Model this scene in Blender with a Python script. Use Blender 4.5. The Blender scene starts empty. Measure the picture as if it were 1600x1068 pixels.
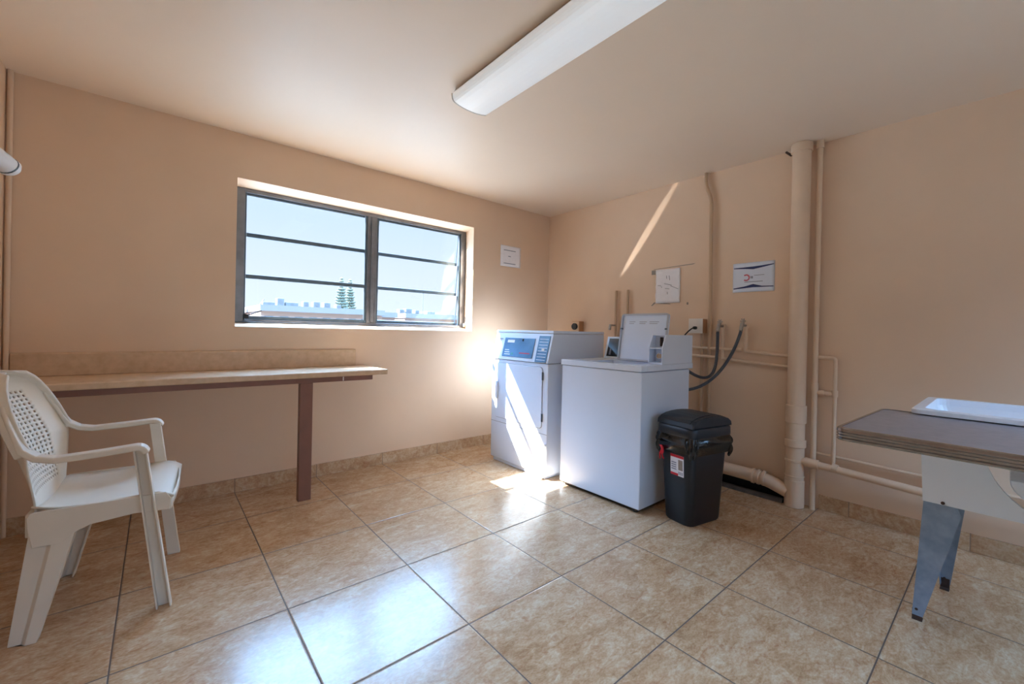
import bpy, bmesh, math, random
from mathutils import Vector, Matrix
random.seed(7)
COL = bpy.context.scene.collection
PI = math.pi
H = 2.43                      # ceiling height
XL, YF = -3.995, -4.75        # left wall, wall behind the camera

# ------------------------------------------------------------------ helpers
class MB:
    """collects shapes into one mesh"""
    def __init__(s): s.bm = bmesh.new(); s.mi = 0
    def _f(s, vs, smooth=False):
        try:
            f = s.bm.faces.new(vs); f.smooth = smooth; f.material_index = s.mi; return f
        except ValueError: return None
    def box(s, x0, x1, y0, y1, z0, z1, M=None):
        c = [(x, y, z) for z in (z0, z1) for y in (y0, y1) for x in (x0, x1)]
        v = [s.bm.verts.new((M @ Vector(p)) if M else p) for p in c]
        for q in ((0,2,3,1),(4,5,7,6),(0,1,5,4),(2,6,7,3),(0,4,6,2),(1,3,7,5)): s._f([v[i] for i in q])
        return s
    def loft(s, rings, caps=True, smooth=True, close=True):
        R = [[s.bm.verts.new(p) for p in r] for r in rings]
        n = len(R[0])
        for a, b in zip(R, R[1:]):
            for i in range(n if close else n-1):
                j = (i+1) % n; s._f([a[i], a[j], b[j], b[i]], smooth)
        if caps:
            for f in (s._f(R[0][::-1]), s._f(R[-1])):
                if f: 
                    for e in f.edges: e.smooth = False
        return s
    def prism(s, poly, axis, a, b, M=None):
        """poly: 2D points in the plane perpendicular to axis, extruded a..b"""
        def P(u, v, w):
            p = {'x': (w, u, v), 'y': (u, w, v), 'z': (u, v, w)}[axis]
            return (M @ Vector(p)) if M else Vector(p)
        return s.loft([[P(u, v, a) for u, v in poly], [P(u, v, b) for u, v in poly]], smooth=False)
    def tube(s, pts, r, n=14, caps=True, smooth=True):
        pts = [Vector(p) for p in pts]; m = len(pts)
        rs = r if isinstance(r, (list, tuple)) else [r]*m
        T = []
        for i in range(m):
            t = (pts[min(i+1, m-1)] - pts[max(i-1, 0)]); T.append(t.normalized())
        up = Vector((0,0,1)) if abs(T[0].z) < .9 else Vector((1,0,0))
        N = (up - T[0]*up.dot(T[0])).normalized(); rings = []
        for i in range(m):
            N = (N - T[i]*N.dot(T[i])).normalized(); B = T[i].cross(N)
            rings.append([pts[i] + (N*math.cos(2*PI*k/n) + B*math.sin(2*PI*k/n))*rs[i] for k in range(n)])
        return s.loft(rings, caps, smooth)
    def bar(s, pts, w, h, side=(0,1,0)):
        """rectangular section bar along pts; w along 'side', h across; w,h may be lists"""
        pts = [Vector(p) for p in pts]; m = len(pts); side = Vector(side).normalized(); rings = []
        for i in range(m):
            t = (pts[min(i+1,m-1)] - pts[max(i-1,0)]).normalized()
            S = (side - t*side.dot(t)).normalized(); U = t.cross(S)
            ww = (w[i] if isinstance(w, (list,tuple)) else w)/2; hh = (h[i] if isinstance(h, (list,tuple)) else h)/2
            rings.append([pts[i]+S*a*ww+U*b*hh for a, b in ((-1,-1),(1,-1),(1,1),(-1,1))])
        return s.loft(rings, smooth=False)
    def quad(s, *p):
        s._f([s.bm.verts.new(q) for q in p]); return s
    def build(s, name, mat, parent=None, bev=0, seg=2, world=True, sub=0, auto=False, solid=0):
        me = bpy.data.meshes.new(name)
        if parent is not None and world:
            off = root_loc(parent)
            bmesh.ops.translate(s.bm, verts=s.bm.verts, vec=-off)
        bmesh.ops.recalc_face_normals(s.bm, faces=s.bm.faces)
        s.bm.to_mesh(me); s.bm.free()
        for m in (mat if isinstance(mat, (list, tuple)) else [mat]): me.materials.append(m)
        o = bpy.data.objects.new(name, me); COL.objects.link(o)
        if parent is not None: o.parent = parent
        if solid:
            md = o.modifiers.new('solid', 'SOLIDIFY'); md.thickness = solid; md.offset = 0
        if bev:
            md = o.modifiers.new('bevel', 'BEVEL'); md.width = bev; md.segments = seg
            md.limit_method = 'ANGLE'; md.angle_limit = math.radians(40); md.harden_normals = True
        if sub:
            md = o.modifiers.new('sub', 'SUBSURF'); md.levels = md.render_levels = sub
        return o
def root_loc(o):
    v = Vector((0,0,0))
    while o is not None: v += Vector(o.location); o = o.parent
    return v
def thing(name, label, cat, loc=(0,0,0), rz=0, group=None):
    o = bpy.data.objects.new(name, None); COL.objects.link(o); o.location = loc; o.rotation_euler = (0,0,rz)
    o.empty_display_size = .05
    return tag(o, label, cat, group)
def tag(o, label, cat, group=None):
    o['label'] = label; o['category'] = cat
    if group: o['group'] = group
    return o
def struct(o): o['kind'] = 'structure'; return o
def rrect(w, h, r, n=5):
    pts = []
    for cx, cy, a0 in ((w/2-r, h/2-r, 0), (-w/2+r, h/2-r, 90), (-w/2+r, -h/2+r, 180), (w/2-r, -h/2+r, 270)):
        for k in range(n+1):
            a = math.radians(a0+90*k/n); pts.append((cx+r*math.cos(a), cy+r*math.sin(a)))
    return pts
def arc_pts(p0, p1, p2, r, n=6):
    """round the corner at p1"""
    p0, p1, p2 = Vector(p0), Vector(p1), Vector(p2)
    a = p1+(p0-p1).normalized()*r; b = p1+(p2-p1).normalized()*r
    return [a*(1-t)**2+p1*2*t*(1-t)+b*t*t for t in [k/n for k in range(n+1)]]
def pipe_path(pts, r):
    out = [Vector(pts[0])]
    for i in range(1, len(pts)-1): out += arc_pts(pts[i-1], pts[i], pts[i+1], r)
    return out+[Vector(pts[-1])]
def bez(p0, p1, p2, p3, n=16):
    p0, p1, p2, p3 = map(Vector, (p0, p1, p2, p3))
    return [p0*(1-t)**3+p1*3*t*(1-t)**2+p2*3*t*t*(1-t)+p3*t**3 for t in [k/n for k in range(n+1)]]

# ------------------------------------------------------------------ materials
def srgb(r, g, b):
    f = lambda c: (c/255/12.92) if c/255 <= .04045 else ((c/255+.055)/1.055)**2.4
    return (f(r), f(g), f(b), 1)
def mat(name, rgb, rough=.5, metal=0, noise=0, nscale=8, bump=0, bscale=60, rgb2=None, coat=0, spec=.5):
    m = bpy.data.materials.new(name); m.use_nodes = True
    N, L = m.node_tree.nodes, m.node_tree.links; b = N['Principled BSDF']
    c = srgb(*rgb); b.inputs['Base Color'].default_value = c
    b.inputs['Roughness'].default_value = rough; b.inputs['Metallic'].default_value = metal
    b.inputs['Specular IOR Level'].default_value = spec
    if coat: b.inputs['Coat Weight'].default_value = coat; b.inputs['Coat Roughness'].default_value = .1
    tc = N.new('ShaderNodeTexCoord')
    if noise:
        t = N.new('ShaderNodeTexNoise'); t.inputs['Scale'].default_value = nscale; t.inputs['Detail'].default_value = 5
        L.new(tc.outputs['Object'], t.inputs['Vector'])
        mx = N.new('ShaderNodeMix'); mx.data_type = 'RGBA'
        mx.inputs[6].default_value = c
        mx.inputs[7].default_value = srgb(*rgb2) if rgb2 else tuple(x*(1-noise) for x in c[:3])+(1,)
        rp = N.new('ShaderNodeMapRange'); rp.inputs[1].default_value = .35; rp.inputs[2].default_value = .7
        L.new(t.outputs['Fac'], rp.inputs[0]); L.new(rp.outputs[0], mx.inputs[0]); L.new(mx.outputs[2], b.inputs['Base Color'])
    if bump:
        t2 = N.new('ShaderNodeTexNoise'); t2.inputs['Scale'].default_value = bscale; t2.inputs['Detail'].default_value = 3
        L.new(tc.outputs['Object'], t2.inputs['Vector'])
        bp = N.new('ShaderNodeBump'); bp.inputs['Strength'].default_value = bump; bp.inputs['Distance'].default_value = .004
        L.new(t2.outputs['Fac'], bp.inputs['Height']); L.new(bp.outputs[0], b.inputs['Normal'])
    return m

M = {}
M['wall'] = mat('peach_wall_paint', (225, 198, 171), .56, noise=.05, nscale=2.5, bump=.12, bscale=35)
M['ceil'] = mat('ceiling_paint', (233, 215, 195), .46, noise=.03, nscale=2, bump=.08, bscale=20)
M['pipe'] = mat('painted_pipe', (223, 198, 172), .35, noise=.06, nscale=9, bump=.15, bscale=40)
M['conduit'] = mat('brown_painted_conduit', (196, 166, 136), .4, noise=.06, nscale=9)
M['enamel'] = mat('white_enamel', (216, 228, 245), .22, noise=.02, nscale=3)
M['enamel_g'] = mat('grey_enamel', (178, 184, 196), .3, noise=.03, nscale=4)
M['laminate'] = mat('beige_laminate', (212, 185, 157), .26, noise=.12, nscale=26, rgb2=(198, 170, 140))
M['brown'] = mat('brown_painted_wood', (132, 92, 78), .45, noise=.12, nscale=12)
M['alu'] = mat('aluminium_frame', (128, 130, 136), .38, metal=.75, noise=.25, nscale=14, bump=.1)
M['alu_d'] = mat('aluminium_dark', (92, 108, 120), .35, metal=.6, noise=.2, nscale=20)
M['chrome'] = mat('chrome', (225, 230, 238), .08, metal=1)
M['brass'] = mat('tarnished_valve', (176, 168, 160), .35, metal=.6, noise=.3, nscale=60)
M['hose'] = mat('grey_rubber_hose', (62, 68, 78), .5, noise=.1, nscale=30)
M['black'] = mat('black_plastic', (24, 31, 40), .42, noise=.15, nscale=40, bump=.08, bscale=300)
M['blackrub'] = mat('black_rubber', (18, 18, 20), .5)
M['bag'] = mat('black_bag_film', (8, 8, 10), .14, bump=.4, bscale=60, spec=.7)
M['red'] = mat('red_plastic', (205, 30, 48), .35)
M['paper'] = mat('white_paper', (236, 236, 240), .7, noise=.04, nscale=30)
M['paper_b'] = mat('bluish_paper', (214, 224, 240), .6)
M['navy'] = mat('navy_ink', (34, 48, 100), .6)
M['ink'] = mat('grey_ink', (140, 146, 160), .7)
M['inkd'] = mat('dark_ink', (70, 74, 92), .7)
M['redink'] = mat('red_ink', (196, 44, 74), .6)
M['tape'] = mat('tape_residue', (150, 140, 130), .6, noise=.3, nscale=40)
M['lens'] = mat('white_acrylic_lens', (236, 240, 242), .3)
_b = M['lens'].node_tree.nodes['Principled BSDF']; _b.inputs['Emission Color'].default_value = (.86, .94, 1, 1); _b.inputs['Emission Strength'].default_value = .1   # faint lens glow added to lift the fixture and the room
M['fixture'] = mat('fixture_enamel', (206, 200, 192), .35)
M['resin'] = mat('white_resin', (222, 213, 198), .38, noise=.04, nscale=10, bump=.05, bscale=120)
M['greytop'] = mat('grey_laminate', (140, 138, 142), .3, noise=.14, nscale=30, rgb2=(122, 120, 126))
M['edge'] = mat('aluminium_edge', (158, 152, 152), .18, metal=1, noise=.2, nscale=30)
M['legsteel'] = mat('galvanised_blue_grey_steel', (140, 156, 176), .45, metal=.15, noise=.25, nscale=26, rgb2=(120, 138, 158), bump=.1)
M['rust'] = mat('rusted_foot', (72, 52, 44), .8, noise=.4, nscale=60)
M['tub'] = mat('white_fibreglass', (226, 230, 236), .3, noise=.02, nscale=6)
M['display'] = mat('blue_grey_panel', (70, 112, 150), .18, noise=.2, nscale=7, rgb2=(96, 146, 190))
M['darkpanel'] = mat('black_glass_panel', (24, 28, 34), .12)
M['teal'] = mat('teal_ink', (40, 140, 140), .4)
M['concrete'] = mat('grey_concrete', (98, 92, 88), .8, noise=.4, nscale=18, bump=.4, bscale=50)
M['plate'] = mat('ivory_plate', (225, 220, 212), .35)
M['orange'] = mat('tan_painted_box', (180, 134, 96), .45)

def glass_mat():
    m = bpy.data.materials.new('window_glass'); m.use_nodes = True
    N, L = m.node_tree.nodes, m.node_tree.links; N.clear()
    o = N.new('ShaderNodeOutputMaterial'); mx = N.new('ShaderNodeMixShader'); t = N.new('ShaderNodeBsdfTransparent')
    g = N.new('ShaderNodeBsdfGlossy'); lw = N.new('ShaderNodeLayerWeight'); pw = N.new('ShaderNodeMath'); pw.operation = 'POWER'; pw.inputs[1].default_value = 4; fr = N.new('ShaderNodeMapRange'); fr.inputs[3].default_value = .02; fr.inputs[4].default_value = .6
    g.inputs['Roughness'].default_value = .02; t.inputs['Color'].default_value = (.95, .975, .985, 1); lw.inputs[0].default_value = .5; L.new(lw.outputs['Facing'], pw.inputs[0]); L.new(pw.outputs[0], fr.inputs[0])
    L.new(fr.outputs[0], mx.inputs[0]); L.new(t.outputs[0], mx.inputs[1]); L.new(g.outputs[0], mx.inputs[2]); L.new(mx.outputs[0], o.inputs[0])
    return m
M['glass'] = glass_mat()

TILE, TX, TY = .52, -3.482, .0296
def floor_mat(name, grid=True, rough=.2):
    m = bpy.data.materials.new(name); m.use_nodes = True
    N, L = m.node_tree.nodes, m.node_tree.links; b = N['Principled BSDF']
    tc = N.new('ShaderNodeTexCoord'); sep = N.new('ShaderNodeSeparateXYZ'); L.new(tc.outputs['Object'], sep.inputs[0])
    def math_(op, a, bb=None, c=None):
        n = N.new('ShaderNodeMath'); n.operation = op
        for i, v in enumerate((a, bb, c)):
            if v is None: continue
            if isinstance(v, (int, float)): n.inputs[i].default_value = v
            else: L.new(v, n.inputs[i])
        return n.outputs[0]
    u = math_('DIVIDE', math_('SUBTRACT', sep.outputs[0], TX), TILE)
    v = math_('DIVIDE', math_('SUBTRACT', sep.outputs[1], TY), TILE)
    fu, fv = math_('FLOOR', u), math_('FLOOR', v)
    # offset the clouding per tile
    cmb = N.new('ShaderNodeCombineXYZ'); L.new(fu, cmb.inputs[0]); L.new(fv, cmb.inputs[1])
    wn = N.new('ShaderNodeTexWhiteNoise'); wn.noise_dimensions = '3D'; L.new(cmb.outputs[0], wn.inputs['Vector'])
    va = N.new('ShaderNodeVectorMath'); va.operation = 'MULTIPLY_ADD'
    L.new(wn.outputs['Color'], va.inputs[0]); va.inputs[1].default_value = (9, 9, 9)
    mp = N.new('ShaderNodeMapping'); mp.inputs['Rotation'].default_value = (0, 0, .35); mp.inputs['Scale'].default_value = (1, 1.9, 1)
    L.new(tc.outputs['Object'], mp.inputs[0]); L.new(mp.outputs[0], va.inputs[2])
    def noise(sc, det, dist=.6):
        t = N.new('ShaderNodeTexNoise'); t.inputs['Scale'].default_value = sc; t.inputs['Detail'].default_value = det
        t.inputs['Distortion'].default_value = dist; t.inputs['Roughness'].default_value = .62; L.new(va.outputs[0], t.inputs['Vector']); return t.outputs['Fac']
    n1, n2, n3 = noise(4.5, 7, 1.0), noise(17, 9, 1.6), noise(85, 5, .4)
    cr = N.new('ShaderNodeValToRGB'); e = cr.color_ramp.elements
    e[0].position = .3; e[0].color = srgb(162, 124, 88); e[1].position = .76; e[1].color = srgb(208, 188, 160)
    k = cr.color_ramp.elements.new(.5); k.color = srgb(187, 153, 118)
    f = math_('ADD', math_('MULTIPLY', n1, .34), math_('ADD', math_('MULTIPLY', n2, .38), math_('MULTIPLY', n3, .28)))
    f = math_('ADD', math_('MULTIPLY', math_('SUBTRACT', f, .5), 1.9), .53)
    L.new(f, cr.inputs[0])
    rust = N.new('ShaderNodeMapRange'); rust.inputs[1].default_value = .56; rust.inputs[2].default_value = .74
    L.new(noise(9, 10, 2.2), rust.inputs[0])
    mx = N.new('ShaderNodeMix'); mx.data_type = 'RGBA'; L.new(math_('MULTIPLY', rust.outputs[0], .7), mx.inputs[0])
    L.new(cr.outputs[0], mx.inputs[6]); mx.inputs[7].default_value = srgb(160, 104, 68)
    col = mx.outputs[2]
    # grout
    def edge(x):
        fr = math_('FRACT', x); return math_('MINIMUM', fr, math_('SUBTRACT', 1, fr))
    ed = math_('MINIMUM', edge(u), edge(v)) if grid else edge(u)
    g = N.new('ShaderNodeMapRange'); g.inputs[1].default_value = .0035; g.inputs[2].default_value = .0062; L.new(ed, g.inputs[0])
    mg = N.new('ShaderNodeMix'); mg.data_type = 'RGBA'; L.new(g.outputs[0], mg.inputs[0]); mg.inputs[6].default_value = srgb(96, 82, 72) if grid else srgb(150, 128, 108); L.new(col, mg.inputs[7])
    L.new(mg.outputs[2], b.inputs['Base Color'])
    rr = math_('ADD', math_('MULTIPLY', math_('SUBTRACT', 1, g.outputs[0]), .5), math_('ADD', math_('MULTIPLY', n2, .12), rough-.03))
    L.new(rr, b.inputs['Roughness'])
    bp = N.new('ShaderNodeBump'); bp.inputs['Strength'].default_value = .5; bp.inputs['Distance'].default_value = .0022
    g2 = N.new('ShaderNodeMapRange'); g2.inputs[1].default_value = .003; g2.inputs[2].default_value = .012; L.new(ed, g2.inputs[0])
    hh = math_('ADD', g2.outputs[0], math_('MULTIPLY', n2, .12)); L.new(hh, bp.inputs['Height']); L.new(bp.outputs[0], b.inputs['Normal'])
    return m
M['floor'] = floor_mat('beige_mottled_floor_tile')
M['baset'] = floor_mat('beige_tile_skirting', grid=False, rough=.3)

# ------------------------------------------------------------------ room shell
o = struct(MB().box(XL-.2, .2, YF-.2, .32, -.15, 0).build('floor', M['floor']))
o = struct(MB().box(XL-.2, .2, YF-.2, .32, H, H+.15).build('ceiling', M['ceil']))
# window wall (y = 0 .. 0.2) with its opening
WX0, WX1, WZ0, WZ1 = -2.978, -1.036, 1.124, 2.131
WT = .32
w = MB()
w.box(XL-.2, WX0, 0, WT, 0, H); w.prism([(WX1, 0), (-.965, .24), (-.965, WT), (.2, WT), (.2, 0)], 'z', 0, H)
for P in ([(0, 0), (0, WZ0), (.24, 1.152), (WT, 1.152), (WT, 0), (.24, 0)], [(0, H), (0, WZ1), (.24, 2.137), (WT, 2.137), (WT, H), (.24, H)]):
    w.loft([[(WX0, y, z) for y, z in P], [(WX1 if y == 0 else -.965, y, z) for y, z in P]], smooth=False)
struct(w.build('wall_back', M['wall']))
struct(MB().box(0, .2, YF, 0, 0, H).build('wall_right', M['wall']))
struct(MB().box(XL-.2, XL, YF, 0, 0, H).build('wall_left', M['wall']))
# wall behind the camera, its unseen doorway and window added to let in light
w = MB()
DX0, DX1 = -3.3, -2.0
w.box(XL-.2, DX0, YF-.2, YF, 0, H); w.box(DX0, DX1, YF-.2, YF, 2.1, H)
w.box(DX1, -1.7, YF-.2, YF, 0, H); w.box(-1.7, -.4, YF-.2, YF, 0, .95); w.box(-1.7, -.4, YF-.2, YF, 2.1, H); w.box(-.4, .2, YF-.2, YF, 0, H)
struct(w.build('wall_front', M['wall']))
# skirting tiles
struct(MB().box(XL, -.001, -.012, 0, 0, .092).build('baseboard_back', M['baset'], bev=.002))
def skirt_y(name, x0, x1, y0, y1):
    b = MB().box(0, abs(y1-y0), -.006, .006, 0, .095)
    o = b.build(name, M['baset'], bev=.002); o.location = ((x0+x1)/2, y0, 0); o.rotation_euler = (0, 0, PI/2*(1 if y1 > y0 else -1)); return struct(o)
skirt_y('baseboard_right', -.012, 0, -2.575, YF)
skirt_y('baseboard_left', XL, XL+.012, -.013, YF)

# ------------------------------------------------------------------ window
FX0, FX1, FZ0, FZ1 = WX0, -.966, 1.152, 2.136
win = bpy.data.objects.new('window_1', None); COL.objects.link(win); win.location = ((FX0+FX1)/2, .26, FZ0); struct(win)
FY0, FY1 = .235, .287
GL0, GL1, GR0, GR1, GB, GT = -2.888, -2.006, -1.885, -1.038, 1.184, 2.100
f = MB()
f.box(FX0, GL0-.012, FY0, FY1, FZ0, FZ1); f.box(GR1+.012, FX1, FY0, FY1, FZ0, FZ1)
f.box(GL0-.012, GR1+.012, FY0, FY1, GT+.006, FZ1); f.box(GL0-.012, GR1+.012, FY0, FY1, FZ0, GB-.006)
f.box(FX0+.01, FX1-.01, FY0-.014, FY0, FZ0+.002, FZ0+.010)
f.build('window_frame', M['alu'], win, bev=.003)
MXC = (GL1+GR0)/2
f = MB(); f.box(MXC-.042, MXC+.042, FY0+.004, FY0+.03, GB-.006, GT+.006); f.box(MXC-.012, MXC+.012, FY0-.012, FY0+.004, GB, GT)
f.build('mullion', M['alu'], win, bev=.003)
def sash(x0, x1, ang):
    n = 3; h = (GT-GB)/n; yg = .262
    for xa, xb in ((x0-.018, x0), (x1, x1+.018)):
        MB().box(xa, xb, FY0+.012, FY0+.028, GB-.006, GT+.006).build('sash_channel', M['alu_d'], win, bev=.002)
    for k in range(n):
        zt = GT-k*h; R = Matrix.Translation((0, yg, zt)) @ Matrix.Rotation(ang, 4, 'X')
        p = MB().box(x0+.003, x1-.003, -.002, .002, -h+.016, -.006, R)
        pane = p.build('glass_pane', M['glass'], win)
        r = MB().box(x0+.002, x1-.002, -.014, .014, -h-.010, -h+.020, R)
        if ang: r.box(x0+.002, x0+.008, -.005, .005, -h+.017, -.008, R); r.box(x1-.008, x1-.002, -.005, .005, -h+.017, -.008, R)
        if k == 0: r.box(x0+.002, x1-.002, -.006, .006, -.010, .006, R)
        r.build('pane_rail', M['alu_d'], pane, bev=.0015)
sash(GL0, GL1, 0)
sash(GR0, GR1, math.radians(8))
c = MB(); c.box(-1.005, -.985, .20, .236, 1.165, 1.20); c.tube(pipe_path([(-.995, .205, 1.19), (-.995, .175, 1.19), (-.995, .17, 1.255)], .01), .007); c.tube([(-.995, .17, 1.24), (-.995, .17, 1.262)], .010)
c.build('crank_handle', M['chrome'], win)
c = MB(); c.box(-2.90, -2.87, .20, .236, 1.185, 1.215); c.tube(pipe_path([(-2.885, .205, 1.205), (-2.875, .19, 1.207), (-2.79, .185, 1.245)], .01), .004)
c.build('crank_handle', M['blackrub'], win)

# ------------------------------------------------------------------ wall-hung counter
bx = thing('folding_counter', 'long beige laminate wall counter with backsplash on one brown post, below the window', 'counter', (-3.0, -.2, 0))
BE = -2.085
t = MB().prism([(0, .798), (-.448, .798), (-.452, .803), (-.452, .828), (-.446, .834), (0, .834)], 'x', XL+.03, BE)
t.build('counter_top', M['laminate'], bx, bev=.002)
t = MB().prism([(-.001, .834), (-.022, .834), (-.022, .955), (-.016, .962), (-.001, .962)], 'x', XL+.03, -2.165)
t.build('backsplash', M['laminate'], bx, bev=.003)
t = MB().box(XL+.03, -2.19, -.435, -.395, .765, .7979); t.box(XL+.03, -2.19, -.03, -.001, .765, .7979)
t.build('support_rail', M['brown'], bx, bev=.002)
t = MB().box(-2.668, -2.59, -.435, -.388, 0, .765)
t.build('leg', M['brown'], bx, bev=.003)
t = MB().box(-2.40, -2.393, -.4358, -.4348, .768, .795); t.build('rail_joint', M['plate'], bx)

# ------------------------------------------------------------------ dryer
dr = thing('clothes_dryer', 'white coin-operated dryer with blue display, by the corner left of the washer', 'dryer', (-.78, -.77, 0))
DY0, DY1 = -1.12, -.42
b = MB()
b.prism([(-1.10, .03), (-.43, .03), (-.43, .886), (-1.10, .886)], 'y', DY0, DY1)
b.box(-1.09, -.46, DY0+.03, DY1-.03, 0, .03)
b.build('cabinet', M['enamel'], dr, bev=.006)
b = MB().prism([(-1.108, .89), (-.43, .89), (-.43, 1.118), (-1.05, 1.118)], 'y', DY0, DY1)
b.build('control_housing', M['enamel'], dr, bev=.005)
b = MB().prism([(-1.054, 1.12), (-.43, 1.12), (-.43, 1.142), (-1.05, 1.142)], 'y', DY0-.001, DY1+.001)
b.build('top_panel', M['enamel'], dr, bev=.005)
# slanted face frame: local (u = across -y, v = up the slant)
A0 = Vector((-1.108, 0, .89)); A1 = Vector((-1.05, 0, 1.118)); AV = (A1-A0).normalized(); AN = Vector((-AV.z, 0, AV.x))
def slant(m, y0, y1, z0, z1, d0, d1):
    def P(y, z, d): 
        t = (z-.89)/(A1.z-A0.z); p = A0+(A1-A0)*t+AN*d; return Vector((p.x, y, p.z))
    c = [P(y, z, d) for d in (d0, d1) for z in (z0, z1) for y in (y0, y1)]
    v = [m.bm.verts.new(p) for p in c]
    for q in ((0,1,3,2),(4,6,7,5),(0,4,5,1),(2,3,7,6),(0,2,6,4),(1,5,7,3)): m._f([v[i] for i in q])
    return m
dp = slant(MB(), -.935, -.557, .918, 1.076, .0005, .005).build('display_panel', M['display'], dr, bev=.002)
slant(MB(), -.69, -.60, 1.035, 1.058, .0052, .006).build('display_label', M['paper'], dp)
m_ = MB()
for k in range(3): slant(m_, -.66+.01*k, -.585, .934+.018*k, .941+.018*k, .0052, .006)
m_.build('display_print', M['paper_b'], dp)
slant(MB(), -.70, -.672, .935, .952, .0052, .006).build('display_emblem', M['teal'], dp)
slant(MB(), -.90, -.775, .949, .957, .0052, .006).build('display_print', M['redink'], dp)
slant(MB(), -.80, -.785, 1.05, 1.068, .0052, .007).build('display_button', M['darkpanel'], dp)
kp = slant(MB(), -1.098, -.975, .894, 1.100, .0005, .005).build('keypad_panel', M['display'], dr, bev=.002)
m_ = MB()
for k in range(8): slant(m_, -1.085, -.99, .91+.023*k, .915+.023*k, .0052, .006)
m_.build('keypad_print', M['paper_b'], kp)
slant(MB(), -1.06, -1.03, .985, 1.0, .0052, .008).build('keypad_button', M['plate'], kp)
m_ = MB(); slant(m_, -.525, -.475, 1.062, 1.070, .0005, .003); slant(m_, -.497, -.489, 1.01, 1.062, .0005, .003); slant(m_, -.52, -.472, .985, .997, .0005, .004)
m_.build('coin_slot', M['ink'], dr)
# door with rounded seam, hinges on its right, recessed pull on its left
def face_panel(name, y0, y1, z0, z1, x, d, r, mt, par, bev=.002):
    P = [(y*1.0+(y0+y1)/2, z+(z0+z1)/2) for y, z in rrect(abs(y1-y0), z1-z0, r)]
    return MB().prism(P, 'x', x-d, x).build(name, mt, par, bev=bev)
seam = face_panel('door_gasket', -1.063, -.470, .384, .862, -1.1002, .0008, .03, M['ink'], dr, bev=0)
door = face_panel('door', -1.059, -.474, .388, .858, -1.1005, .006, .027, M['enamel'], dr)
for z in (.44, .76):
    MB().box(-1.110, -1.1002, -1.070, -1.058, z, z+.062).build('hinge', M['alu_d'], door, bev=.002)
h_ = face_panel('door_handle', -.522, -.490, .55, .70, -1.1066, .012, .012, M['enamel'], door, bev=.003)
MB().box(-1.1012, -1.1000, DY0+.002, DY1-.002, .345, .349).build('kick_seam', M['ink'], dr)
MB().box(-1.112, -1.1002, -1.116, -1.10, .262, .28).build('latch', M['enamel'], dr, bev=.002)

# ------------------------------------------------------------------ washer
wa = thing('washing_machine', 'white top-loading coin washer with its lid open, beside the black bin', 'washing machine', (-.75, -1.56, 0))
Y0, Y1 = -1.9, -1.215
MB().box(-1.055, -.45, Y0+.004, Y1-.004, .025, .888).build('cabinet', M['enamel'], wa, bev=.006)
m_ = MB(); 
for x in (-1.02, -.5):
    for y in (Y0+.05, Y1-.05): m_.tube([(x, y, 0), (x, y, .026)], .018, 10)
m_.box(-1.04, -.46, Y0+.02, Y1-.02, .012, .026)
m_.build('base', M['blackrub'], wa)
# deck with the loading well cut out
WXa, WXb, WYa, WYb = -1.0, -.70, -1.80, -1.42
m_ = MB(); d0, d1 = .892, .932
m_.box(-1.062, WXa, Y0, Y1, d0, d1); m_.box(WXb, -.41, Y0, Y1, d0, d1); m_.box(WXa, WXb, Y0, WYa, d0, d1); m_.box(WXa, WXb, WYb, Y1, d0, d1)
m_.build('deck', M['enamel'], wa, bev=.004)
m_ = MB(); m_.box(WXa, WXb, WYa, WYb, .8885, .8905); m_.build('loading_well', M['enamel_g'], wa)
# lid standing open: hinged near x=-.70, leaning back
R = Matrix.Translation((-.705, 0, .934)) @ Matrix.Rotation(math.radians(9), 4, 'Y')
lid = MB().prism([(y-1.655, z) for y, z in [(a, c+.175) for a, c in rrect(.385, .35, .02)]], 'x', 0, .012, R)
lid = lid.build('lid', M['enamel'], wa, bev=.002)
outer = rrect(.385, .35, .02); inner = rrect(.362, .327, .012)
m_ = MB()
ring = lambda pts, x: [R @ Vector((x, a-1.655, c+.175)) for a, c in pts]
m_.loft([ring(outer, 0), ring(outer, -.012), ring(inner, -.012), ring(inner, 0)], caps=False, smooth=False)
m_.build('lid_rim', M['enamel_g'], lid)
m_ = MB()
for i, (a, wd) in enumerate(((.10, .05), (.01, .06), (-.08, .075))):
    for k in range(2): MB().box(-.0012, -.0003, -1.655+a-wd/2+.01*k, -1.655+a+wd/2, .288-.012*k, .2915-.012*k, R).build('lid_print', M['ink'], lid)
for s in (-1, 1): MB().box(-.016, 0, -1.655+s*.183-.008, -1.655+s*.183+.008, .232, .242, R).build('lid_bumper', M['alu_d'], lid)
# console behind the lid
m_ = MB().prism([(-.615, .932), (-.415, .932), (-.415, 1.105), (-.565, 1.105)], 'y', -1.79, -1.262)
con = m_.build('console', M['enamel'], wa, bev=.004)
Rc = Matrix.Translation((-.615, 0, .932)) @ Matrix.Rotation(math.atan2(.05, .173), 4, 'Y')
MB().box(-.003, -.0005, -1.77, -1.285, .018, .165, Rc).build('control_panel', M['darkpanel'], con, bev=.001)
MB().box(-.006, -.003, -1.325, -1.308, .03, .08, Rc).build('switch', M['ink'], con)
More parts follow.
